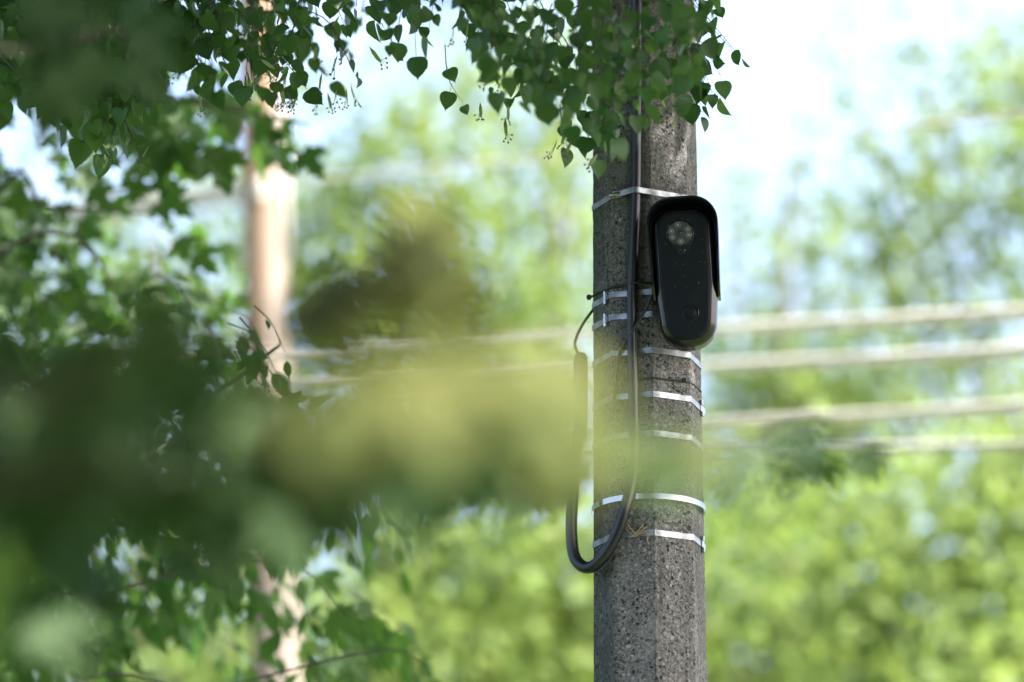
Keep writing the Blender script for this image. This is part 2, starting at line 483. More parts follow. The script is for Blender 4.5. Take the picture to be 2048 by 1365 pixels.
# zip tie, wires ----------------------------------------------------
mb = MB()
zt = [front(px, py, o_) for px, py, o_ in ((1204, 583, 0.004), (1222, 575, 0.005), (1245, 570, 0.008), (1256, 567, 0.02), (1266, 566, 0.0285), (1278, 566, 0.022), (1300, 566, 0.004), (1330, 568, 0.004))]
zt = [at(1178, 595, Y0 - 0.035), at(1190, 591, Y0 - 0.045)] + zt
mb.tube(spline(zt, 60), 0.0028, 8)
o = mb.build('zip_tie', M['rubber'], smooth='all'); tag(o, 'black zip tie with a stub end pulled round pole and conduit', 'zip tie')
mb = MB(); c = zt[0]
rr = [[c + np.array([r_ * math.cos(a), dy, r_ * math.sin(a) + 0.0]) for a in np.linspace(0, 2 * math.pi, 9)[:-1]] for dy, r_ in ((-0.005, 0.0045), (-0.003, 0.0062), (0.003, 0.0062), (0.005, 0.0045))]
mb.rings(rr); mb.build('tie_head', M['rubber'], o, smooth=True)

mb = MB()
mb.tube(spline([front(1330, 560, 0.02), front(1306, 592, 0.024), front(1290, 622, 0.027), front(1270, 655, 0.032), front(1255, 680, 0.018), front(1240, 705, 0.006), front(1232, 740, 0.004), front(1228, 800, 0.004)], 50), 0.0036, 8)
o = mb.build('thin_cable', M['black'], smooth='all'); tag(o, 'thin black cable slanting from the security camera across the conduit', 'cable')
mb = MB()
mb.tube(spline([at(1158, 712, Y0 - 0.038), at(1150, 692, Y0 - 0.036), at(1154, 672, Y0 - 0.03), at(1168, 645, Y0 - 0.015), at(1186, 620, Y0 + 0.01), at(1205, 590, Y0 + 0.07), at(1230, 560, Y0 + 0.13)], 40), 0.0034, 8)
o = mb.build('thin_cable', M['black'], smooth='all'); tag(o, 'thin black cable leaving the pole edge for the top of the conduit coupling', 'cable')
mb = MB()
wt = [front(px, py, 0.003) for px, py in ((1245, 762), (1285, 758), (1310, 756), (1340, 760), (1368, 763), (1385, 768), (1395, 776), (1402, 784))]
mb.tube(spline(wt, 50), 0.0021, 6)
o = mb.build('wire_tie', M['rubber'], smooth='all'); tag(o, 'thin black wire tied round the pole below the security camera', 'wire')
mb = MB(); c = wt[4]; mb.box(c + np.array([0, -0.003, 0.002]), (0.005, 0.004, 0.004)); mb.build('knot', M['rubber'], o, bevel=0.0015)

# dry stalks behind the lowest band
base = front(1268, 1068, 0.002)
root = empty('dry_stalks', base)
tag(root, 'tuft of dry straw stalks stuck behind the lowest steel band', 'straw')
for pxs in (((1272, 1072), (1262, 1058), (1253, 1046)), ((1276, 1072), (1264, 1061), (1256, 1056)), ((1274, 1070), (1285, 1061), (1295, 1052)),
            ((1270, 1070), (1280, 1058), (1287, 1048)), ((1297, 1088), (1295, 1075), (1304, 1068)), ((1276, 1070), (1290, 1064), (1300, 1062)), ((1268, 1074), (1258, 1064), (1250, 1058))):
    mb = MB(); mb.tube([q - base for q in spline([front(px, py, 0.006) for px, py in pxs], 8)], [0.0012] * 7 + [0.0005], 5)
    mb.build('stalk', M['straw'], root, smooth='all')

# ------------------------------------------------------------------ security camera
def hull_outline(circles, n=96):
    """outline round circles (x, y, r), as points in angle order by support"""
    out = []
    for k in range(n):
        a = 2 * math.pi * k / n; d = np.array([math.cos(a), math.sin(a)])
        best = max(circles, key=lambda c: c[0] * d[0] + c[1] * d[1] + c[2])
        out.append(np.array([best[0] + best[2] * d[0], best[1] + best[2] * d[1]]))
    return out


BODY = [(-0.020, 0.100, 0.049), (0.020, 0.100, 0.049), (-0.033, -0.035, 0.036), (0.033, -0.035, 0.036), (-0.006, -0.114, 0.056), (0.006, -0.114, 0.056)]
cam_c = at(1371, 546, Y0 - 0.165)
dev = empty('security_camera', cam_c)
dev.rotation_euler = (math.radians(2), math.radians(-2.5), math.radians(-5))
tag(dev, 'black oval security camera with hood and ring of lamps on the pole', 'security camera')


def ring_at(ins, z):    # local frame: x right, z up, -y towards the viewer; z here is depth towards the viewer
    return [np.array([p[0], -z, p[1]]) for p in hull_outline([(x, y, r - ins) for x, y, r in BODY])]


mb = MB()
mb.rings([ring_at(0.006, -0.035), ring_at(0.0, -0.031), ring_at(0.0, 0.000), ring_at(0.001, 0.005), ring_at(0.005, 0.012), ring_at(0.011, 0.0175), ring_at(0.0125, 0.0182)])
mb.build('housing', M['hood'], dev, smooth=True)
mb = MB()
mb.rings([ring_at(0.0127, 0.0178), ring_at(0.0127, 0.0192), ring_at(0.0132, 0.0205), ring_at(0.022, 0.0212)])
mb.build('front_plate', M['plate'], dev, smooth='all')
# hood: shell over top and sides
HO = [(-0.022, 0.106, 0.057), (0.022, 0.106, 0.057), (-0.029, -0.2, 0.046), (0.029, -0.2, 0.046)]
path = [p for p in hull_outline(HO, 128) if True]
up_pts = [p for p in path if p[1] > 0.02]
left = [np.array([-0.0790 + 0.0052 * k / 10, 0.10 - 0.0160 * k]) for k in range(1, 11)]
right = [np.array([0.0790 - 0.0052 * k / 10, 0.10 - 0.0160 * k]) for k in range(1, 11)]
ordered = right[::-1] + sorted([p for p in up_pts if p[1] > 0.1045], key=lambda p: math.atan2(p[1] - 0.1, p[0])) + left
mb = MB(); n_ = len(ordered); V = []; TH = 0.0062
for i, p in enumerate(ordered):
    d = ordered[min(i + 1, n_ - 1)] - ordered[max(i - 1, 0)]; nn = norm(np.array([d[1], -d[0]]))
    s = min(i, n_ - 1 - i)
    e = min(1.0, s / 2.6)                       # the lower ends sweep back
    zf = 0.002 + 0.024 * math.sin(e * math.pi / 2) * (1.0 if p[1] < 0.05 else 1.0 + 0.9 * (p[1] - 0.05) / 0.11)
    zb = -0.033
    q = p
    inn = p - nn * TH
    V += [np.array([inn[0], -zb, inn[1]]), np.array([q[0], -zb, q[1]]), np.array([q[0], -(zf - 0.0022), q[1]]), np.array([q[0] - nn[0] * 0.0009, -zf, q[1] - nn[1] * 0.0009]),
          np.array([inn[0] + nn[0] * 0.0009, -zf, inn[1] + nn[1] * 0.0009]), np.array([inn[0], -(zf - 0.0022), inn[1]])]
Fc = [(i * 6 + k, i * 6 + (k + 1) % 6, (i + 1) * 6 + (k + 1) % 6, (i + 1) * 6 + k) for i in range(n_ - 1) for k in range(6)]
Fc += [tuple(range(6)), tuple((n_ - 1) * 6 + k for k in range(5, -1, -1))]
mb.add(V, Fc); mb.build('hood', M['hood'], dev, smooth=True)
# web between hood and housing at the back
mb = MB()
mb.rings([[np.array([p[0] * 0.97, 0.031, p[1]]) for p in hull_outline([(-0.030, 0.115, 0.046), (0.030, 0.115, 0.046), (-0.03, -0.03, 0.042), (0.03, -0.03, 0.042)])],
          [np.array([p[0] * 0.97, 0.018, p[1]]) for p in hull_outline([(-0.030, 0.115, 0.046), (0.030, 0.115, 0.046), (-0.03, -0.03, 0.042), (0.03, -0.03, 0.042)])]])
mb.build('back_shell', M['black'], dev, smooth=True)


def disc(cx, cy, r, z0, z1, name, material, parent, n=32, dome=0.0, ring=0.0):
    mb = MB(); A = np.linspace(0, 2 * math.pi, n + 1)[:-1]
    C_ = lambda rr_, z: [np.array([cx + rr_ * math.cos(a), -z, cy + rr_ * math.sin(a)]) for a in A]
    rs = [C_(r, z0), C_(r, z1 - 0.0006), C_(r - 0.0007, z1)]
    if dome: rs += [C_(r * 0.7, z1 + dome * 0.55), C_(r * 0.3, z1 + dome * 0.95)]
    if ring: rs += [C_(r - ring, z1), C_(r - ring - 0.0008, z1 - 0.0016)]
    mb.rings(rs); return mb.build(name, material, parent, smooth=True)


LCX, LCY = -0.0065, 0.085
mb = MB()    # teardrop surround
tear = hull_outline([(LCX, LCY, 0.0310), (LCX + 0.003, LCY - 0.041, 0.013)], 64)
ti = hull_outline([(LCX, LCY, 0.0296), (LCX + 0.003, LCY - 0.041, 0.0116)], 64)
mb.rings([[np.array([p[0], -0.0195, p[1]]) for p in tear], [np.array([p[0], -0.0220, p[1]]) for p in tear], [np.array([p[0], -0.0224, p[1]]) for p in ti], [np.array([p[0], -0.0214, p[1]]) for p in ti]])
mb.build('lens_surround', M['hood'], dev, smooth=True)
lw = disc(LCX, LCY, 0.0270, 0.0205, 0.0230, 'lens_window', M['window'], dev, 40)
disc(LCX, LCY, 0.0085, 0.0225, 0.0245, 'lens', M['glass'], lw, 24, ring=0.002)
disc(LCX + 0.0003, LCY + 0.0003, 0.0042, 0.0225, 0.0240, 'lens', M['glass'], lw, 20, dome=0.0015)
for adeg in (100, 24, -17, -89, 206, 163):
    a = math.radians(adeg); R_ = 0.0193
    x, y = LCX + R_ * math.cos(a), LCY + R_ * math.sin(a)
    disc(x, y, 0.0067, 0.0225, 0.0240, 'lamp', M['led'], lw, 20, ring=0.0018)
    disc(x, y, 0.0026, 0.0225, 0.0239, 'lamp_core', M['ledcore'], lw, 12, dome=0.0008)
disc(LCX + 0.003, LCY - 0.039, 0.0062, 0.0205, 0.0228, 'light_sensor', M['glass'], dev, 20, ring=0.0014)
btn = disc(0.006, -0.098, 0.0185, 0.0200, 0.0222, 'button', M['hood'], dev, 36, ring=0.0012)
disc(0.006, -0.098, 0.0132, 0.0200, 0.0216, 'motion_sensor', M['plate'], btn, 32, dome=0.0025)
mb = MB(); sp = np.random.default_rng(4)     # dust, spider webs and insect bits
for k in range(20):
    x, y = sp.uniform(-0.046, 0.046), sp.uniform(-0.05, 0.125)
    if math.hypot(x - LCX, y - LCY) < 0.024: continue
    a = sp.uniform(0, 3.14); l = sp.uniform(0.0008, 0.0032)
    mb.tube([np.array([x - l * math.cos(a), -0.0218, y - l * math.sin(a)]), np.array([x, -0.0228, y]), np.array([x + l * math.cos(a * 1.3), -0.0219, y + l * math.sin(a * 1.3)])], sp.uniform(0.0002, 0.0005), 4)
for k in range(16):
    a = sp.uniform(0, 6.28); r_ = 0.0285
    x, y = LCX + r_ * math.cos(a), LCY + r_ * math.sin(a)
    mb.tube([np.array([x, -0.0226, y]), np.array([x + sp.normal(0, 0.002), -0.0232, y + sp.normal(0, 0.002)])], 0.0003, 4)
o = mb.build('dust_specks', M['speck'], dev); o['kind'] = 'stuff'
mb = MB()        # bracket to the pole
mb.box((-0.02, 0.052, 0.02), (0.035, 0.020, 0.05)); mb.box((-0.02, 0.052, -0.06), (0.03, 0.019, 0.02))
mb.build('mounting_bracket', M['black'], dev, bevel=0.004)

# ------------------------------------------------------------------ leaves
def blade(outline, rows, fold=0.18, droop=0.12, petiole=0.4):
    """outline: half widths (y, w) from base to tip; returns verts, faces of a folded blade with a petiole"""
    V = []; F_ = []
    n = len(outline)
    for y, w_ in outline: V.append((0, y, -droop * y * y))
    for y, w_ in outline[1:-1]: V.append((w_, y - 0.02 * (w_ > 0), fold * w_ - droop * y * y))
    for y, w_ in outline[1:-1]: V.append((-w_, y - 0.02, fold * w_ - droop * y * y))
    m_ = n - 2
    Rr = lambda i: n + i; Ll = lambda i: n + m_ + i
    F_.append((0, Rr(0), 1)); F_.append((0, 1, Ll(0)))
    for i in range(m_ - 1):
        F_.append((i + 1, Rr(i), Rr(i + 1), i + 2)); F_.append((i + 1, i + 2, Ll(i + 1), Ll(i)))
    F_.append((n - 2, Rr(m_ - 1), n - 1)); F_.append((n - 2, n - 1, Ll(m_ - 1)))
    if petiole:
        b0 = len(V); r = 0.012
        V += [(-r, 0.02, 0), (r, 0.02, 0), (r, -petiole, 0.06), (-r, -petiole, 0.06), (0, 0.02, r * 1.5), (0, -petiole, 0.06 + r * 1.5)]
        F_ += [(b0, b0 + 1, b0 + 2, b0 + 3), (b0 + 1, b0 + 4, b0 + 5, b0 + 2), (b0 + 4, b0, b0 + 3, b0 + 5)]
    return V, F_


def linden_leaf(k):
    r_ = random.Random(k)
    O = [(0, 0), (-0.07, 0.16), (-0.04, 0.32), (0.10, 0.455), (0.28, 0.49), (0.45, 0.44), (0.60, 0.345), (0.74, 0.225), (0.85, 0.10), (0.92, 0.035), (1.02, 0)]
    ys = [q[0] for q in O[3:]]; ws = [q[1] for q in O[3:]]
    O = O[:3] + [(y, float(np.interp(y, ys, ws)) * ((1.05 if j % 2 else 0.96) + r_.uniform(-0.03, 0.03))) for j, y in enumerate(np.linspace(0.06, 0.93, 15))] + [(1.02, 0)]
    return blade(O, 0, r_.uniform(-0.1, 0.55), r_.uniform(-0.15, 0.5), 0.55)


def lance_leaf(k):
    r_ = random.Random(k + 50)
    O = [(0, 0), (0.06, 0.05), (0.18, 0.14), (0.34, 0.20), (0.50, 0.21), (0.60, 0.175), (0.66, 0.18), (0.80, 0.09), (0.92, 0.03), (1.05, 0)]
    return blade([(y, w_ * r_.uniform(0.9, 1.1)) for y, w_ in O], 0, r_.uniform(0.1, 0.5), r_.uniform(0.0, 0.5), 0.2)


def maple_leaf(k):
    r_ = random.Random(k + 90)
    half = [(0.0, -0.02), (0.12, -0.10), (0.30, -0.16), (0.27, -0.02), (0.42, 0.06), (0.62, 0.08), (0.52, 0.20), (0.57, 0.30), (0.72, 0.46), (0.56, 0.45), (0.47, 0.49), (0.36, 0.40), (0.23, 0.42), (0.26, 0.60), (0.30, 0.72), (0.18, 0.74), (0.13, 0.86), (0.0, 1.08)]
    half = [(x * r_.uniform(0.94, 1.06), y + r_.uniform(-0.02, 0.02)) for x, y in half]
    rim = half + [(-x * r_.uniform(0.94, 1.06), y) for x, y in half[-2:0:-1]]
    cv, dr = r_.uniform(0.05, 0.5), r_.uniform(0.0, 0.35)
    z = lambda x, y: cv * abs(x) - dr * y * y - 0.25 * x * x
    V = [(0, 0.25, z(0, 0.25))] + [(x, y, z(x, y)) for x, y in rim]
    n = len(rim); F_ = [(0, 1 + i, 1 + (i + 1) % n) for i in range(n)]
    b0 = len(V); r = 0.010
    V += [(-r, 0.02, 0), (r, 0.02, 0), (r, -0.6, 0.08), (-r, -0.6, 0.08), (0, 0.02, r * 1.5), (0, -0.6, 0.08 + r * 1.5)]
    F_ += [(b0, b0 + 1, b0 + 2, b0 + 3), (b0 + 1, b0 + 4, b0 + 5, b0 + 2), (b0 + 4, b0, b0 + 3, b0 + 5)]
    return V, F_


def simple_leaf(k):
    f_ = 0.1 + 0.1 * (k % 3)
    return [(0, 0, 0), (0.36, 0.42, f_ * 0.5), (0, 1, -0.15), (-0.36, 0.42, f_ * 0.5)], [(0, 1, 2), (0, 2, 3)]


KINDS = {'linden': (linden_leaf, 8), 'maple': (maple_leaf, 5), 'lance': (lance_leaf, 4), 'maple_yellow': (maple_leaf, 5), 'simple': (simple_leaf, 3)}
LEAF = {k: [f_(i) for i in range(n)] for k, (f_, n) in KINDS.items()}


def frame(t_, n_):
    t_ = norm(t_); n_ = np.asarray(n_, float); n_ = n_ - t_ * (n_ @ t_)
    if np.linalg.norm(n_) < 1e-4: n_ = np.cross(t_, (1, 0.3, 0.2))
    n_ = norm(n_)
    return np.column_stack([np.cross(t_, n_), t_, n_])


def tri_mesh(name, V, F_, material):
    me = bpy.data.meshes.new(name)
    me.vertices.add(len(V)); me.vertices.foreach_set('co', np.asarray(V, np.float32).ravel())
    tot = np.array([len(q) for q in F_]) if not isinstance(F_, np.ndarray) else np.full(len(F_), F_.shape[1])
    idx = np.concatenate([np.asarray(q) for q in F_]) if not isinstance(F_, np.ndarray) else F_.ravel()
    me.loops.add(len(idx)); me.loops.foreach_set('vertex_index', idx.astype(np.int32))
    me.polygons.add(len(tot)); st = np.concatenate([[0], np.cumsum(tot)[:-1]])
    me.polygons.foreach_set('loop_start', st.astype(np.int32)); me.polygons.foreach_set('loop_total', tot.astype(np.int32))
    me.polygons.foreach_set('use_smooth', np.ones(len(tot), bool))
    me.update(calc_edges=True); me.validate(); me.materials.append(material)
    return me


def merged(leaves, base):
    """leaves: list of (kind, variant, pos, R, size) -> verts, tri/quads split to tris"""
    Vs, Fs, o = [], [], 0
    groups = {}
    for l in leaves: groups.setdefault((l[0], l[1]), []).append(l)
    for (k, v), ls in groups.items():
        bv, bf = LEAF[k][v]; bv = np.array(bv)
        tr = []
        for q in bf: tr += [(q[0], q[i], q[i + 1]) for i in range(1, len(q) - 1)]
        tr = np.array(tr)
        Rm = np.array([l[3] * l[4] for l in ls]); P = np.array([l[2] for l in ls]) - base
        vv = np.einsum('nij,vj->nvi', Rm, bv) + P[:, None, :]
        n = len(ls)
        ff = (tr[None] + (np.arange(n) * len(bv))[:, None, None] + o).reshape(-1, 3)
        Vs.append(vv.reshape(-1, 3)); Fs.append(ff); o += n * len(bv)
    return np.concatenate(Vs), np.concatenate(Fs)


class Tree:
    """a tree on its own root: trunk, branches with twigs, leaves"""
    def __init__(self, name, base, label, cat, material, group=None, single=300):
        self.base = np.array(base, float); self.root = empty(name, base); tag(self.root, label, cat, group)
        self.leaves = []; self.branch = []; self.m = material; self.single = single; self.bulk = []

    def limb(self, pts, r0, r1, name='branch', n=14, seg=8):
        P = spline(pts, n); mb = MB(); mb.tube([p - self.base for p in P], list(np.linspace(r0, r1, n)), seg)
        mb.build(name, M['bark'], self.root, smooth='all'); return P

    def leaf(self, kind, pos, t_, n_, size):
        v = int(rng.integers(len(LEAF[kind])))
        self.leaves.append((kind, v, np.asarray(pos, float), frame(t_, n_), size))

    def twig(self, a, b, sag, kind, size, spacing, mb, r=0.0018, face=0.5, tip=True):
        a, b = np.asarray(a), np.asarray(b)
        mid = (a + b) / 2 + np.array([0, 0, sag]) + rng.normal(0, 0.01, 3)
        L = np.linalg.norm(b - a); n = max(3, int(L / spacing)); P = spline([a, mid, b], max(6, n))
        mb.tube([p - self.base for p in P], list(np.linspace(r, r * 0.45, len(P))), 5, cap=False)
        side = 1; PP = spline([a, mid, b], 21)
        for i in range(1, n + 1):
            s = i / n; p = PP[int(s * 20)]
            d = norm(b - a)
            lat = norm(np.cross(d, (0, 0.3, 1)) + rng.normal(0, 0.25, 3)) * side; side = -side
            t_ = norm(lat * 0.7 + d * 0.35 + np.array([0, 0, -0.75]) + rng.normal(0, 0.3, 3))
            if i == n and tip: t_ = norm(d + np.array([0, 0, -0.5]) + rng.normal(0, 0.15, 3))
            n_ = norm(np.array([0, -face, 0.45]) + rng.normal(0, 0.55, 3))
            sz = size * rng.uniform(0.55, 1.3)
            self.leaf(kind, p + t_ * sz * 0.45, t_, n_, sz)

    def scatter(self, P, lo, hi, droop=-0.6, nb=(0, 0, 1.0), nv=0.5):
        """many small plain leaves at the points P"""
        n = len(P); t_ = rng.normal(0, 1, (n, 3)) + (0, 0, droop); t_ /= np.linalg.norm(t_, axis=1)[:, None]
        q = rng.normal(0, nv, (n, 3)) + nb; q -= t_ * np.sum(q * t_, 1)[:, None]; q /= np.linalg.norm(q, axis=1)[:, None] + 1e-9
        R = np.stack([np.cross(t_, q), t_, q], axis=2) * rng.uniform(lo, hi, n)[:, None, None]
        self.bulk.append((P - self.base, R, rng.integers(0, 3, n)))

    def blob(self, c, r_, n, lo, hi, margin=160, hollow=0.2):
        u = rng.normal(0, 1, (n, 3)); u = u / np.linalg.norm(u, axis=1)[:, None] * (rng.uniform(hollow, 1.0, n) ** (1 / 3))[:, None]
        P = np.array(c) + u * np.array(r_); Q = P - CAM; d = Q @ FW
        px = 1024 + FPX * (Q @ RT) / d; py = 682.5 - FPX * (Q @ UP) / d
        inside = (d > 0.1) & (px > -margin) & (px < 2048 + margin) & (py > -margin) & (py < 1365 + margin)
        P = P[~inside & (np.linalg.norm(Q, axis=1) > 0.9)]
        self.scatter(P, lo, hi)

    def finish(self):
        vis, rest = [], []
        for l in self.leaves:
            c = l[2] + l[3][:, 1] * l[4] * 0.5
            px, py, d = project(c); s = l[4] / d * FPX
            if d > 0.3 and -s * 0.5 < px < 2048 + s * 0.5 and -s * 0.5 < py < 1365 + s * 0.5 and l[0] != 'simple' and s > 12: vis.append((s, d, l))
            else: rest.append(l)
        vis.sort(key=lambda q: q[1])      # the nearest show largest and are not hidden
        pick = vis[:self.single]; rest += [q[2] for q in vis[self.single:]]
        cache = {}
        for s, d, (k, v, p, R, sz) in pick:
            key = (k, v)
            if key not in cache:
                bv, bf = LEAF[k][v]; cache[key] = tri_mesh('leaf', bv, bf, M['sunlit_yellow'] if k == 'maple_yellow' else self.m)
            o = bpy.data.objects.new('leaf', cache[key]); col.objects.link(o); o.parent = self.root
            Mx = Matrix(((R * sz)[0].tolist(), (R * sz)[1].tolist(), (R * sz)[2].tolist())).to_4x4()
            Mx.translation = Vector((p - self.base).tolist()); o.matrix_local = Mx
        if rest or self.bulk:
            V, F_ = merged(rest, self.base) if rest else (np.zeros((0, 3)), np.zeros((0, 3), int))
            for P, R, var in self.bulk:
                for k in range(3):
                    bv, bf = LEAF['simple'][k]; bv = np.array(bv); tr = np.array(bf); sel = var == k; n = int(sel.sum())
                    vv = np.einsum('nij,vj->nvi', R[sel], bv) + P[sel][:, None, :]
                    F_ = np.concatenate([F_, (tr[None] + (np.arange(n) * len(bv))[:, None, None] + len(V)).reshape(-1, 3)]); V = np.concatenate([V, vv.reshape(-1, 3)])
            o = bpy.data.objects.new('crown', tri_mesh('crown', V, F_, self.m)); col.objects.link(o); o.parent = self.root; o['kind'] = 'stuff'  # for linden and young maple this also holds the added shading leaves
        print(self.root.name, 'leaves', len(self.leaves), 'in view', len(vis))


def in_frame(p, margin=60):
    px, py, d = project(p)
    return d > 0.2 and -margin < px < 2048 + margin and -margin < py < 1365 + margin


def interp(x, tab): return float(np.interp(x, [a for a, _ in tab], [b_ for _, b_ in tab]))


# ---- linden tree: its hanging sprays cross the top of the picture
lin = Tree('linden_tree', (-2.3, 9.4, 0), 'linden tree with small heart-shaped leaves and fruits hanging over the concrete pole', 'tree', M['linden'])
lin.limb([(-2.3, 9.4, -0.1), (-2.35, 9.35, 2.5), (-2.2, 9.3, 5), (-2.0, 9.1, 8.5), (-1.9, 9, 10.5)], 0.17, 0.05, 'trunk', 16, 12)
b1 = lin.limb([(-2.22, 9.3, 4.9), (-1.7, 8.9, 5.15), at(100, -70, 8.6), at(500, -40, 8.5), at(800, -110, 8.3)], 0.035, 0.006)
b2 = lin.limb([(-2.15, 9.2, 5.6), (-1.2, 8.6, 6.2), at(700, -420, 8.0), at(1080, -250, 7.75), at(1320, -120, 7.7), at(1480, -100, 7.7)], 0.04, 0.005)
b3 = lin.limb([(-2.1, 9.15, 6.2), (-1.2, 7.5, 7.0), (0.3, 6.2, 7.2), (1.5, 5.5, 7.3)], 0.06, 0.01)
b4 = lin.limb([(-2.1, 9.15, 6.6), (-0.8, 8.6, 7.4), (0.6, 8.0, 7.6), (1.9, 7.6, 7.5)], 0.05, 0.01)
tw = MB()
LEFT = [(-80, 210), (60, 200), (140, 250), (200, 300), (260, 250), (330, 170), (420, 190), (500, 185), (560, 200), (620, 205), (690, 190), (735, 130), (748, 60)]
for i in range(230):
    x = rng.uniform(-70, 742); yb = interp(x, LEFT); y = yb - abs(rng.normal(0, 1)) * 110 - 15
    if x > 330 and rng.random() < 0.45: continue
    Y = rng.uniform(7.7, 9.0)
    a = at(x + rng.uniform(-150, 40), y - rng.uniform(90, 220), Y + rng.normal(0, 0.15)); lin.twig(a, at(x, y, Y), rng.uniform(0.0, 0.03), 'linden', 0.040, 0.029, tw)
# the lowest twig hanging free at the left
lin.twig(at(205, 160, 8.35), at(285, 318, 8.35), 0.01, 'linden', 0.043, 0.024, tw)
lin.twig(at(170, 150, 8.4), at(225, 290, 8.4), 0.01, 'linden', 0.043, 0.03, tw)
RIGHT = [(752, 60), (775, 175), (805, 165), (845, 140), (880, 95), (905, 60), (950, 120), (990, 225), (1045, 255), (1100, 270), (1135, 290), (1185, 310), (1235, 300), (1275, 270), (1320, 255), (1365, 235), (1392, 200), (1440, 60), (1490, 20)]
for i in range(92):
    x = rng.uniform(765, 1400); yb = interp(x, RIGHT) - 18; y = yb - abs(rng.normal(0, 1)) * 95 - 22
    Y = rng.uniform(6.95, 7.75)
    if x < 950 and rng.random() < 0.08: continue
    a = at(x + rng.uniform(-90, 90), y - rng.uniform(90, 230), Y + rng.normal(0, 0.1)); lin.twig(a, at(x, y, Y), rng.uniform(0.0, 0.03), 'linden', 0.037, 0.031, tw, r=0.0014)
for (xa, ya, xb, yb) in ((1330, -40, 1480, 115), (1380, -20, 1422, 180), (1360, 60, 1410, 205), (1390, -60, 1425, 45), (1340, 20, 1440, 150), (1370, -40, 1460, 95), (1380, 90, 1432, 190), (1350, -80, 1430, 10), (1370, 130, 1405, 225), (890, 90, 925, 205), (1120, 210, 1132, 285), (1160, 230, 1190, 305), (1210, 220, 1238, 292)):
    lin.twig(at(xa, ya, 7.75), at(xb, yb, 7.72), 0.0, 'linden', 0.036, 0.042, tw, r=0.0013)
for i in range(150):
    x = rng.uniform(-80, 335); yb = interp(x, LEFT) + 35; y = yb - abs(rng.normal(0, 1)) * 100 - 30; Y = rng.uniform(8.1, 9.4)
    lin.twig(at(x + rng.uniform(-120, 60), y - rng.uniform(80, 180), Y), at(x, y, Y), 0.02, 'linden', 0.050, 0.034, tw)
o = tw.build('twigs', M['bark'], lin.root, smooth='all'); o['kind'] = 'stuff'
# the crown above the picture, which keeps the pole in shade
lin.blob((1.15, 7.0, 7.5), (4.0, 3.5, 2.0), 44000, 0.11, 0.16)
lin.blob((0.4, 10.7, 8.3), (2.6, 1.7, 1.5), 2600, 0.08, 0.12)  # lobe added out of view to shade the maple on the left
lin.blob((1.2, 4.6, 6.6), (2.4, 2.0, 1.2), 17000, 0.10, 0.15)  # unseen lobe added towards the camera to shade the nearer left leaves
lin.finish()
# fruits on their pale bracts
mb = MB(); fr = MB()
bv = [(-0.0, 0, 0), (0.005, -0.004, -0.02), (0.0045, -0.006, -0.045), (0, -0.008, -0.055), (-0.005, -0.006, -0.04), (-0.005, -0.004, -0.018)]
mb.add(bv, [(0, 1, 2, 3, 4, 5)])
br_me = mb.build('bract', M['bract']).data; bpy.data.objects.remove(bpy.data.objects['bract'])
ends = [(0.012, -0.004, -0.062), (0.004, 0.006, -0.070), (-0.008, -0.003, -0.066), (0.016, 0.004, -0.050), (-0.002, -0.010, -0.058)]
fr.tube([(0, 0, 0), (0.001, -0.003, -0.025), (0.002, 0, -0.045)], 0.0006, 4)
for e in ends:
    fr.tube([(0.002, 0, -0.045), e], 0.0005, 4)
    rr = [[np.array(e) + 0.0030 * np.array([math.sin(u) * math.cos(a), math.sin(u) * math.sin(a), math.cos(u)]) for a in np.linspace(0, 2 * math.pi, 7)[:-1]] for u in (0.3, 1.0, 1.57, 2.2, 2.85)]
    fr.rings(rr)
fr_o = fr.build('fruit_cluster', M['fruit'], smooth='all'); fr_me = fr_o.data; bpy.data.objects.remove(fr_o)
spots = [at(300, 290, 8.3), at(262, 275, 8.34), at(200, 250, 8.35), at(692, 175, 8.1), at(655, 185, 8.2), at(560, 165, 8.2), at(630, 10, 8.2), at(680, 30, 8.2), at(1010, 235, 7.7), at(960, 205, 7.7)]
for i in range(34): x = rng.uniform(200, 740); spots.append(at(x, interp(x, LEFT) - abs(rng.normal(0, 70)), rng.uniform(7.7, 8.4)))
for i in range(22): x = rng.uniform(900, 1380); spots.append(at(x, interp(x, RIGHT) - abs(rng.normal(0, 80)), rng.uniform(7.4, 7.8)))
for p in spots:
    o = bpy.data.objects.new('fruit_cluster', fr_me); col.objects.link(o); o.parent = lin.root
    o.location = Vector((p - lin.base).tolist()); o.rotation_euler = (rng.normal(0, 0.3), rng.normal(0, 0.4), rng.uniform(0, 6.28)); s = rng.uniform(0.6, 0.9); o.scale = (s, s, s)
    q = bpy.data.objects.new('bract', br_me); col.objects.link(q); q.parent = o

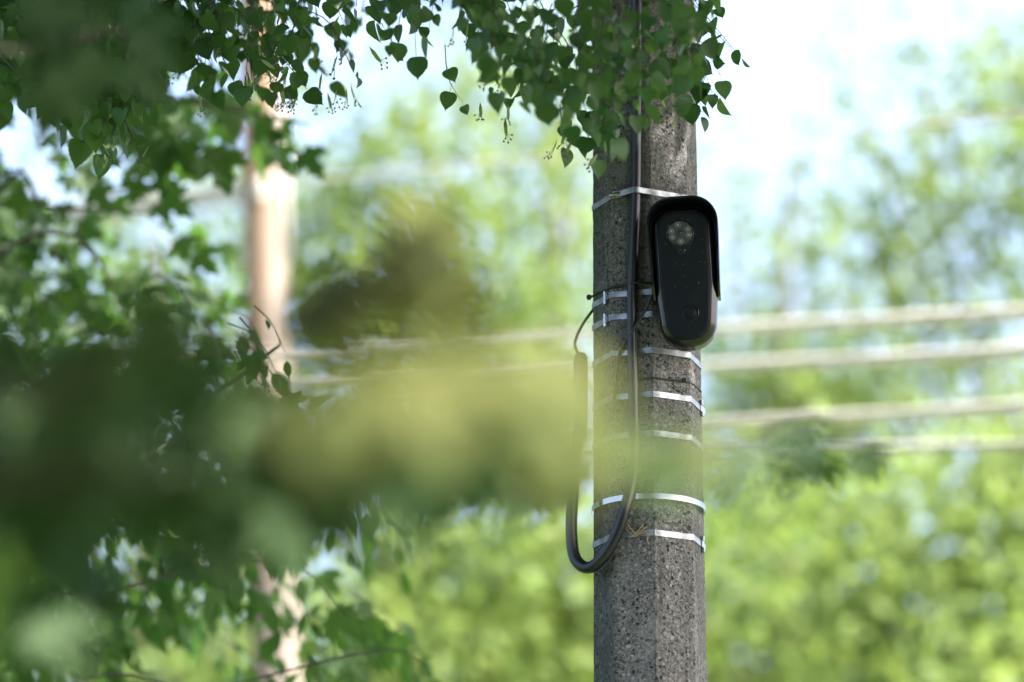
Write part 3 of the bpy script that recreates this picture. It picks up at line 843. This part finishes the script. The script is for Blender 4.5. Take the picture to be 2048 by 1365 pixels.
# ---- maple behind the plane of focus, on the left
map_ = Tree('maple_tree', (-2.7, 11.2, 0), 'maple tree with drooping lobed leaves in front of the wooden pole', 'tree', M['maple'])
map_.limb([(-2.7, 11.2, -0.1), (-2.65, 11.2, 3), (-2.8, 11.2, 6), (-2.7, 11, 9)], 0.14, 0.04, 'trunk', 14, 10)
map_.limb([(-2.65, 11.2, 3.6), at(-100, 620, 11.0), at(140, 470, 10.8), at(260, 640, 10.7)], 0.012, 0.003)
map_.limb([(-2.7, 11.2, 3.0), at(-60, 240, 10.8), at(250, 190, 10.6), at(620, 250, 10.4)], 0.014, 0.003)
map_.limb([(-2.7, 11.2, 2.8), at(-60, 480, 10.8), at(100, 420, 10.6), at(330, 430, 10.5)], 0.012, 0.003)
tw = MB()
for (x0, x1, y0, y1, n, Ya, Yb, sz) in ((-40, 330, 180, 420, 26, 10.8, 12.8, 0.085), (240, 620, 190, 290, 16, 10.6, 11.6, 0.105), (-60, 180, 380, 720, 46, 10.6, 13.3, 0.075),
                                         (150, 480, 430, 640, 28, 10.9, 13.8, 0.075), (-60, 400, 560, 760, 34, 10.6, 13.8, 0.072)):
    for i in range(n):
        x, y, Y = rng.uniform(x0, x1), rng.uniform(y0, y1), rng.uniform(Ya, Yb)
        map_.twig(at(x - rng.uniform(20, 130), y - rng.uniform(30, 110), Y), at(x, y, Y), 0.02, 'maple', sz, 0.075, tw, r=0.0025, face=0.6)
o = tw.build('twigs', M['bark'], map_.root, smooth='all'); o['kind'] = 'stuff'
map_.blob((-2.7, 11.4, 6.6), (2.2, 2.0, 2.9), 5000, 0.12, 0.18, 120)
map_.finish()

# ---- box elder at the lower left
eld = Tree('box_elder', (-1.9, 9.9, 0), 'box elder with long pointed leaflets filling the lower corner under the wooden pole', 'tree', M['elder'])
eld.limb([(-1.9, 9.9, -0.1), (-1.95, 9.95, 1.5), (-2.0, 10, 3.0), (-2.1, 10.1, 4.2)], 0.09, 0.03, 'trunk', 12, 10)
eld.limb([(-1.95, 9.95, 2.2), at(-40, 1330, 9.8), at(240, 1180, 9.7), at(560, 1120, 9.6), at(700, 1240, 9.5)], 0.005, 0.0015)
eld.limb([(-1.9, 9.95, 2.0), at(60, 1450, 9.9), at(420, 1380, 9.7), at(760, 1300, 9.5), at(850, 1330, 9.4)], 0.005, 0.0015)
eld.limb([(-2.0, 10, 3.0), at(60, 900, 9.2), at(400, 800, 8.9), at(560, 690, 8.7)], 0.015, 0.003)
tw = MB()
for (x0, x1, y0, y1, n, Ya, Yb, sz) in ((-60, 330, 1000, 1380, 60, 10.4, 12.8, 0.092), (300, 620, 980, 1250, 34, 10.4, 12.3, 0.092), (560, 820, 1020, 1130, 9, 10.6, 11.9, 0.086),
                                         (560, 860, 1220, 1400, 22, 10.4, 11.7, 0.097), (330, 600, 1230, 1400, 8, 10.6, 12.3, 0.086), (520, 585, 690, 800, 7, 8.45, 8.75, 0.055), (430, 540, 700, 860, 8, 9.8, 10.7, 0.076),
                                         (-40, 460, 640, 960, 46, 9.9, 12.3, 0.081), (-60, 520, 900, 1200, 60, 9.9, 12.3, 0.081), (440, 640, 860, 1120, 22, 10.0, 11.8, 0.076), (-60, 260, 1150, 1400, 30, 9.9, 11.8, 0.081)):
    for i in range(n):
        x, y, Y = rng.uniform(x0, x1), rng.uniform(y0, y1), rng.uniform(Ya, Yb)
        eld.twig(at(x - rng.uniform(10, 90), y - rng.uniform(40, 110), Y), at(x, y, Y), 0.02, 'lance' if rng.random() < 0.75 else 'maple', sz, 0.045, tw, r=0.002, face=0.6)
o = tw.build('twigs', M['bark'], eld.root, smooth='all'); o['kind'] = 'stuff'
eld.finish()

# ---- young maple close to the camera, far out of focus
near = Tree('young_maple', (-1.15, 2.3, 0), 'young maple close by, its blurred yellow-green branch crossing in front of the concrete pole', 'tree', M['near'])
near.limb([(-1.15, 2.3, -0.1), (-1.12, 2.28, 1.2), (-1.15, 2.1, 2.5), (-1.05, 1.2, 4.2), (-0.9, -0.5, 5.6)], 0.06, 0.02, 'trunk', 12, 10)
nb = near.limb([(-1.13, 2.27, 1.7), at(-300, 1080, 2.5), at(200, 960, 2.5), at(700, 860, 2.45), at(1180, 800, 2.4)], 0.006, 0.0015)
near.limb([(-1.13, 2.24, 2.2), at(-100, 820, 2.8), at(250, 700, 2.8), at(640, 620, 2.9), at(880, 480, 3.0)], 0.008, 0.002)


def nleaf(px, py, Y, size, tdir, face=0.7, kind='maple'):
    """one leaf with its middle near a pixel; tdir: direction of the tip in the picture plane (right, up)"""
    t_ = norm(np.array([tdir[0], rng.normal(0, 0.25), tdir[1]]))
    n_ = norm(np.array([rng.normal(0, 0.3), -face, 0.6 + rng.normal(0, 0.2)]))
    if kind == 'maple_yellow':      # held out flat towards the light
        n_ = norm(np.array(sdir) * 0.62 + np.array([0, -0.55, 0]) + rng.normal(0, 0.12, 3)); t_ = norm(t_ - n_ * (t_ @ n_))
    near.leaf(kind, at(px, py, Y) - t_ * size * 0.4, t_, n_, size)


YE = 'maple_yellow'
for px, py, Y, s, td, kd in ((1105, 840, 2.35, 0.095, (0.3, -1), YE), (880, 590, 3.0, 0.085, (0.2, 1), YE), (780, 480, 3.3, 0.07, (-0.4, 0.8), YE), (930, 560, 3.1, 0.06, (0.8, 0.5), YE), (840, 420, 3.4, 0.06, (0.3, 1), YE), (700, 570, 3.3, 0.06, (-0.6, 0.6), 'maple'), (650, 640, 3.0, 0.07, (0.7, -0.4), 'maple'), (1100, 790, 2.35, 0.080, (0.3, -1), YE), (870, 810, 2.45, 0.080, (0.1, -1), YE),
                         (620, 840, 2.35, 0.065, (0.2, -1), YE), (1235, 930, 2.6, 0.045, (0.8, -0.7), YE), (1130, 730, 2.5, 0.05, (0.4, 0.6), YE), (1140, 860, 2.3, 0.06, (0.2, -1), YE), 
                         (900, 650, 2.9, 0.070, (0.4, 0.7), YE), (860, 520, 3.0, 0.080, (0.5, 0.8), YE), (770, 600, 3.1, 0.06, (-0.3, 0.8), YE), (900, 470, 3.2, 0.055, (1, 0.2), YE),
                         (620, 660, 3.2, 0.06, (0.5, -0.5), 'maple'), (720, 720, 2.9, 0.06, (0.8, -0.5), YE), 
                         (800, 990, 3.5, 0.085, (0.3, -1), 'maple'), (900, 985, 3.7, 0.08, (-0.3, -1), 'maple'), (1000, 970, 3.6, 0.08, (0.1, -1), 'maple'), (1110, 965, 3.6, 0.06, (-0.2, -1), 'maple'), (850, 960, 3.3, 0.085, (-0.1, -1), 'maple'), (960, 940, 3.3, 0.08, (0.2, -1), 'maple'), (780, 970, 3.1, 0.08, (0.1, -1), 'maple'), (1060, 960, 3.4, 0.06, (0.5, -1), 'maple'), (700, 970, 3.0, 0.09, (-0.3, -1), 'maple'),
                         (1150, 950, 3.4, 0.05, (0.2, -1), 'maple'), (600, 960, 3.0, 0.09, (0.2, -1), 'maple'), (680, 1040, 3.3, 0.07, (0.4, -1), 'maple'),
                         (1310, 930, 3.3, 0.070, (0.3, -1), 'maple'), (1415, 930, 3.1, 0.050, (0.8, -0.6), YE), (1350, 975, 3.6, 0.045, (0.4, -1), 'maple'),
                         (1600, 885, 4.3, 0.065, (0.4, -1), 'maple'), (1740, 930, 4.6, 0.055, (0.6, -1), 'maple'), (1570, 960, 4.3, 0.05, (-0.2, -1), 'maple'), (1480, 930, 3.7, 0.055, (0.5, -1), 'maple'), (1455, 1000, 3.9, 0.045, (0.2, -1), 'maple'), (1660, 950, 4.4, 0.05, (0.3, -1), 'maple'),
                         (350, 690, 2.6, 0.075, (0.2, 1), 'maple'), (420, 760, 2.4, 0.07, (0.8, 0.3), 'maple'), (300, 640, 3.0, 0.06, (-0.2, 1), 'maple')):
    nleaf(px, py, Y, s, td, kind=kd)
for px, py, Y, s, td in ((745, 835, 2.5, 0.075, (-0.3, -1)), (985, 800, 2.5, 0.075, (0.2, -1)), (890, 730, 2.7, 0.075, (0.3, 0.8)), (1155, 800, 2.4, 0.06, (0.1, -1)), (1060, 900, 2.6, 0.06, (-0.3, -1))):
    nleaf(px, py, Y, s, td, kind=YE)
for i in range(26): nleaf(rng.uniform(640, 1180), rng.normal(950, 30), rng.uniform(3.8, 5.2), rng.uniform(0.06, 0.085), (rng.normal(0, 0.4), -1))
for i in range(16): nleaf(rng.uniform(-250, 200), rng.uniform(1000, 1300), rng.uniform(3.6, 5.2), rng.uniform(0.06, 0.09), (rng.normal(0, 0.6), -1))
for i in range(230):       # the shaded mass at the left
    px = rng.uniform(-350, 640); py = rng.normal(945, 125)
    if py < 730 + max(0, px - 300) * 0.35 or py > 1230 - max(0, px) * 0.22: continue
    nleaf(px, py, rng.uniform(3.0, 4.2) if rng.random() < 0.3 else rng.uniform(4.6, 6.4), rng.uniform(0.055, 0.085), (rng.normal(0, 0.6), -1))
for i in range(14): nleaf(rng.uniform(60, 330), rng.uniform(-60, 230), rng.uniform(4.6, 5.6), rng.uniform(0.06, 0.08), (rng.normal(0.2, 0.5), -1))
near.limb([(-1.12, 2.15, 3.0), (-1.0, 3.4, 3.4), at(-100, 60, 4.9), at(250, 60, 5.1)], 0.012, 0.003)
near.limb([at(1180, 800, 2.4), at(1320, 880, 3.2), at(1590, 850, 4.2), at(1790, 905, 4.6)], 0.002, 0.001)
near.blob((-1.0, 1.1, 2.7), (0.75, 1.0, 1.1), 2600, 0.09, 0.13, 260)  # unseen clump added left of the camera to darken the shaded leaves
near.blob((-0.9, -1.2, 4.6), (3.6, 2.6, 2.0), 16000, 0.09, 0.14, 260)  # crown enlarged above and behind the camera to block skylight
near.blob((-0.6, -3.6, 3.9), (9.0, 2.0, 3.6), 52000, 0.16, 0.24, 260)  # wide unseen leaf mass added behind the camera, blocking light from the front
near.blob((-0.31, 2.45, 3.05), (0.70, 0.95, 0.36), 4600, 0.08, 0.12, 220)  # cluster added just above the view to keep sun off the left mass
near.finish()

# ------------------------------------------------------------------ wooden pole and overhead cables
YW = 23.0
wb = at(524, 682, YW); wx = wb[0]
zref = at(524, 480, YW)[2]
def lean(z): return (zref - z) * 0.046
mb = MB(); jit = np.random.default_rng(8); rr = []
for z in np.linspace(0, 13.5, 60):
    R = 0.172 - 0.0038 * z
    rr.append([np.array([wx + lean(z) + (R + 0.003 * math.sin(5 * a + z * 0.2) + jit.normal(0, 0.0015)) * math.cos(a), YW + R * math.sin(a), z]) for a in np.linspace(0, 2 * math.pi, 25)[:-1]])
mb.rings(rr)
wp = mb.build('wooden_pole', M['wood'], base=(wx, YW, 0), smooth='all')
tag(wp, 'weathered wooden utility pole, brown and pale grey, behind the left foliage', 'utility pole')
mb = MB(); z1 = at(590, 520, YW)[2]; z0 = at(590, 240, YW)[2]
mb.tube([np.array([0.150 + lean(z1), -0.07, z1]), np.array([0.152 + lean((z0 + z1) / 2), -0.07, (z0 + z1) / 2]), np.array([0.158 + lean(z0), -0.05, z0])], 0.018, 8)
mb.build('cable_riser', M['grey'], wp, smooth='all')


def wire(pixels, label, r=0.020, strands=3):
    P = spline([at(px, py, Y) for px, py, Y in pixels], 420); mb = MB()
    P = np.array(P)
    for s in range(strands):
        Q = []
        for i, p in enumerate(P):
            a = i * 0.55 + s * 2 * math.pi / strands; d = norm(P[min(i + 1, len(P) - 1)] - P[max(i - 1, 0)])
            sx = norm(np.cross(d, (0, 0, 1))); Q.append(p + r * 0.55 * (math.cos(a) * sx + math.sin(a) * np.cross(sx, d)))
        mb.tube(Q, r * 0.55, 6, cap=False)
    o = mb.build('overhead_cable', M['cable'], smooth='all'); tag(o, label, 'cable', 'overhead cables on the wooden pole')


CABLES = [(((-700, 760, 27), (524, 712, YW - 0.16), (1410, 660, 18), (2048, 624, 15.5), (2900, 560, 13)), 'overhead cable just behind the bottom of the security camera, highest of four', 0.027, 712),
          (((-700, 840, 27), (524, 782, YW - 0.16), (1410, 735, 18), (2048, 702, 15.5), (2900, 650, 13)), 'overhead cable next below the one level with the bottom of the security camera', 0.028, 782),
          (((-700, 960, 27), (524, 895, YW - 0.16), (1430, 848, 18), (2048, 812, 15.5), (2900, 760, 13)), 'overhead cable third from the top of the four right of the concrete pole', 0.024, 895),
          (((-700, 990, 27), (524, 940, YW - 0.16), (1410, 906, 18), (2048, 890, 15.5), (2900, 850, 13)), 'lowest overhead cable right of the concrete pole', 0.020, 940),
          (((-900, 560, 29), (0, 452, 25), (524, 372, YW - 0.16), (1300, 300, 19), (2048, 228, 16), (2900, 120, 13)), 'high overhead cable meeting the wooden pole at the hanging maple leaf', 0.012, 372),
          (((-900, 620, 29), (0, 470, 25), (524, 392, YW - 0.16)), 'lowest overhead cable of the fan running left from the wooden pole', 0.030, 392),
          (((-900, 480, 29), (0, 425, 25), (524, 366, YW - 0.16)), 'uppermost pale overhead cable of the fan running left from the wooden pole', 0.026, 366),
          (((-900, 520, 29), (0, 445, 25), (524, 380, YW - 0.16)), 'middle overhead cable of the fan running left from the wooden pole', 0.028, 380)]
for px, lab, r_, py in CABLES:
    wire(px, lab, r_)
    z = at(524, py, YW - 0.16)[2]; mb = MB()
    mb.rings([[np.array([lean(z) + rr_ * math.cos(a), yy, z + rr_ * math.sin(a)]) for a in np.linspace(0, 2 * math.pi, 9)[:-1]] for yy, rr_ in ((-0.10, 0.010), (-0.125, 0.03), (-0.14, 0.02), (-0.155, 0.034), (-0.18, 0.028), (-0.185, 0.01))])
    mb.build('insulator', M['grey'], wp, smooth='all')

# ------------------------------------------------------------------ trees in the distance
def far_tree(name, label, Y, trunk_px, lobes, material, leaf=(0.13, 0.22), group='trees in the sunlit background', spread=1.4, out=1.0):
    base = np.array([at(trunk_px, 900, Y)[0], Y, 0.0])
    T = Tree(name, base, label, 'tree', material, group, single=0)
    top = max(at(l[0], l[1], Y)[2] for l in lobes)
    T.limb([base - (0, 0, 0.1), base + (0.1, 0, top * 0.3), base + (-0.1, 0.1, top * 0.65), base + (0.05, 0, top * 0.95)], 0.10 + top * 0.012, 0.04, 'trunk', 12, 9)
    mm = Y / math.cos(PITCH) / FPX
    for (px, py, rx, ry, dens) in lobes:
        c = at(px, py, Y); a = base + (0, 0, max(0.5, c[2] * 0.6)); 
        T.limb([a, (a + c) / 2 + rng.normal(0, 0.2, 3), c], 0.06, 0.012, 'branch', 8, 6)
        area = math.pi * rx * ry * mm * mm; sz = (leaf[0] + leaf[1]) / 2
        n = int(dens * area / (sz * sz * 0.36))
        ncl = max(4, int(n / 26)); cl = []
        for k in range(ncl):
            u = rng.normal(0, 1, 3); u = u / np.linalg.norm(u) * rng.uniform(0.05, 1.0) ** 0.42
            cl.append(c + u * np.array([rx * mm, spread * (rx * mm * 0.5 + 0.4), ry * mm]))
        cl = np.array(cl)
        P = cl[rng.integers(0, ncl, n)] + rng.normal(0, 1, (n, 3)) * np.array([0.45, 0.45, 0.36])
        T.scatter(P, leaf[0], leaf[1], -0.5, (0, -0.35, 0.8), 0.7)
    T.finish(); return T


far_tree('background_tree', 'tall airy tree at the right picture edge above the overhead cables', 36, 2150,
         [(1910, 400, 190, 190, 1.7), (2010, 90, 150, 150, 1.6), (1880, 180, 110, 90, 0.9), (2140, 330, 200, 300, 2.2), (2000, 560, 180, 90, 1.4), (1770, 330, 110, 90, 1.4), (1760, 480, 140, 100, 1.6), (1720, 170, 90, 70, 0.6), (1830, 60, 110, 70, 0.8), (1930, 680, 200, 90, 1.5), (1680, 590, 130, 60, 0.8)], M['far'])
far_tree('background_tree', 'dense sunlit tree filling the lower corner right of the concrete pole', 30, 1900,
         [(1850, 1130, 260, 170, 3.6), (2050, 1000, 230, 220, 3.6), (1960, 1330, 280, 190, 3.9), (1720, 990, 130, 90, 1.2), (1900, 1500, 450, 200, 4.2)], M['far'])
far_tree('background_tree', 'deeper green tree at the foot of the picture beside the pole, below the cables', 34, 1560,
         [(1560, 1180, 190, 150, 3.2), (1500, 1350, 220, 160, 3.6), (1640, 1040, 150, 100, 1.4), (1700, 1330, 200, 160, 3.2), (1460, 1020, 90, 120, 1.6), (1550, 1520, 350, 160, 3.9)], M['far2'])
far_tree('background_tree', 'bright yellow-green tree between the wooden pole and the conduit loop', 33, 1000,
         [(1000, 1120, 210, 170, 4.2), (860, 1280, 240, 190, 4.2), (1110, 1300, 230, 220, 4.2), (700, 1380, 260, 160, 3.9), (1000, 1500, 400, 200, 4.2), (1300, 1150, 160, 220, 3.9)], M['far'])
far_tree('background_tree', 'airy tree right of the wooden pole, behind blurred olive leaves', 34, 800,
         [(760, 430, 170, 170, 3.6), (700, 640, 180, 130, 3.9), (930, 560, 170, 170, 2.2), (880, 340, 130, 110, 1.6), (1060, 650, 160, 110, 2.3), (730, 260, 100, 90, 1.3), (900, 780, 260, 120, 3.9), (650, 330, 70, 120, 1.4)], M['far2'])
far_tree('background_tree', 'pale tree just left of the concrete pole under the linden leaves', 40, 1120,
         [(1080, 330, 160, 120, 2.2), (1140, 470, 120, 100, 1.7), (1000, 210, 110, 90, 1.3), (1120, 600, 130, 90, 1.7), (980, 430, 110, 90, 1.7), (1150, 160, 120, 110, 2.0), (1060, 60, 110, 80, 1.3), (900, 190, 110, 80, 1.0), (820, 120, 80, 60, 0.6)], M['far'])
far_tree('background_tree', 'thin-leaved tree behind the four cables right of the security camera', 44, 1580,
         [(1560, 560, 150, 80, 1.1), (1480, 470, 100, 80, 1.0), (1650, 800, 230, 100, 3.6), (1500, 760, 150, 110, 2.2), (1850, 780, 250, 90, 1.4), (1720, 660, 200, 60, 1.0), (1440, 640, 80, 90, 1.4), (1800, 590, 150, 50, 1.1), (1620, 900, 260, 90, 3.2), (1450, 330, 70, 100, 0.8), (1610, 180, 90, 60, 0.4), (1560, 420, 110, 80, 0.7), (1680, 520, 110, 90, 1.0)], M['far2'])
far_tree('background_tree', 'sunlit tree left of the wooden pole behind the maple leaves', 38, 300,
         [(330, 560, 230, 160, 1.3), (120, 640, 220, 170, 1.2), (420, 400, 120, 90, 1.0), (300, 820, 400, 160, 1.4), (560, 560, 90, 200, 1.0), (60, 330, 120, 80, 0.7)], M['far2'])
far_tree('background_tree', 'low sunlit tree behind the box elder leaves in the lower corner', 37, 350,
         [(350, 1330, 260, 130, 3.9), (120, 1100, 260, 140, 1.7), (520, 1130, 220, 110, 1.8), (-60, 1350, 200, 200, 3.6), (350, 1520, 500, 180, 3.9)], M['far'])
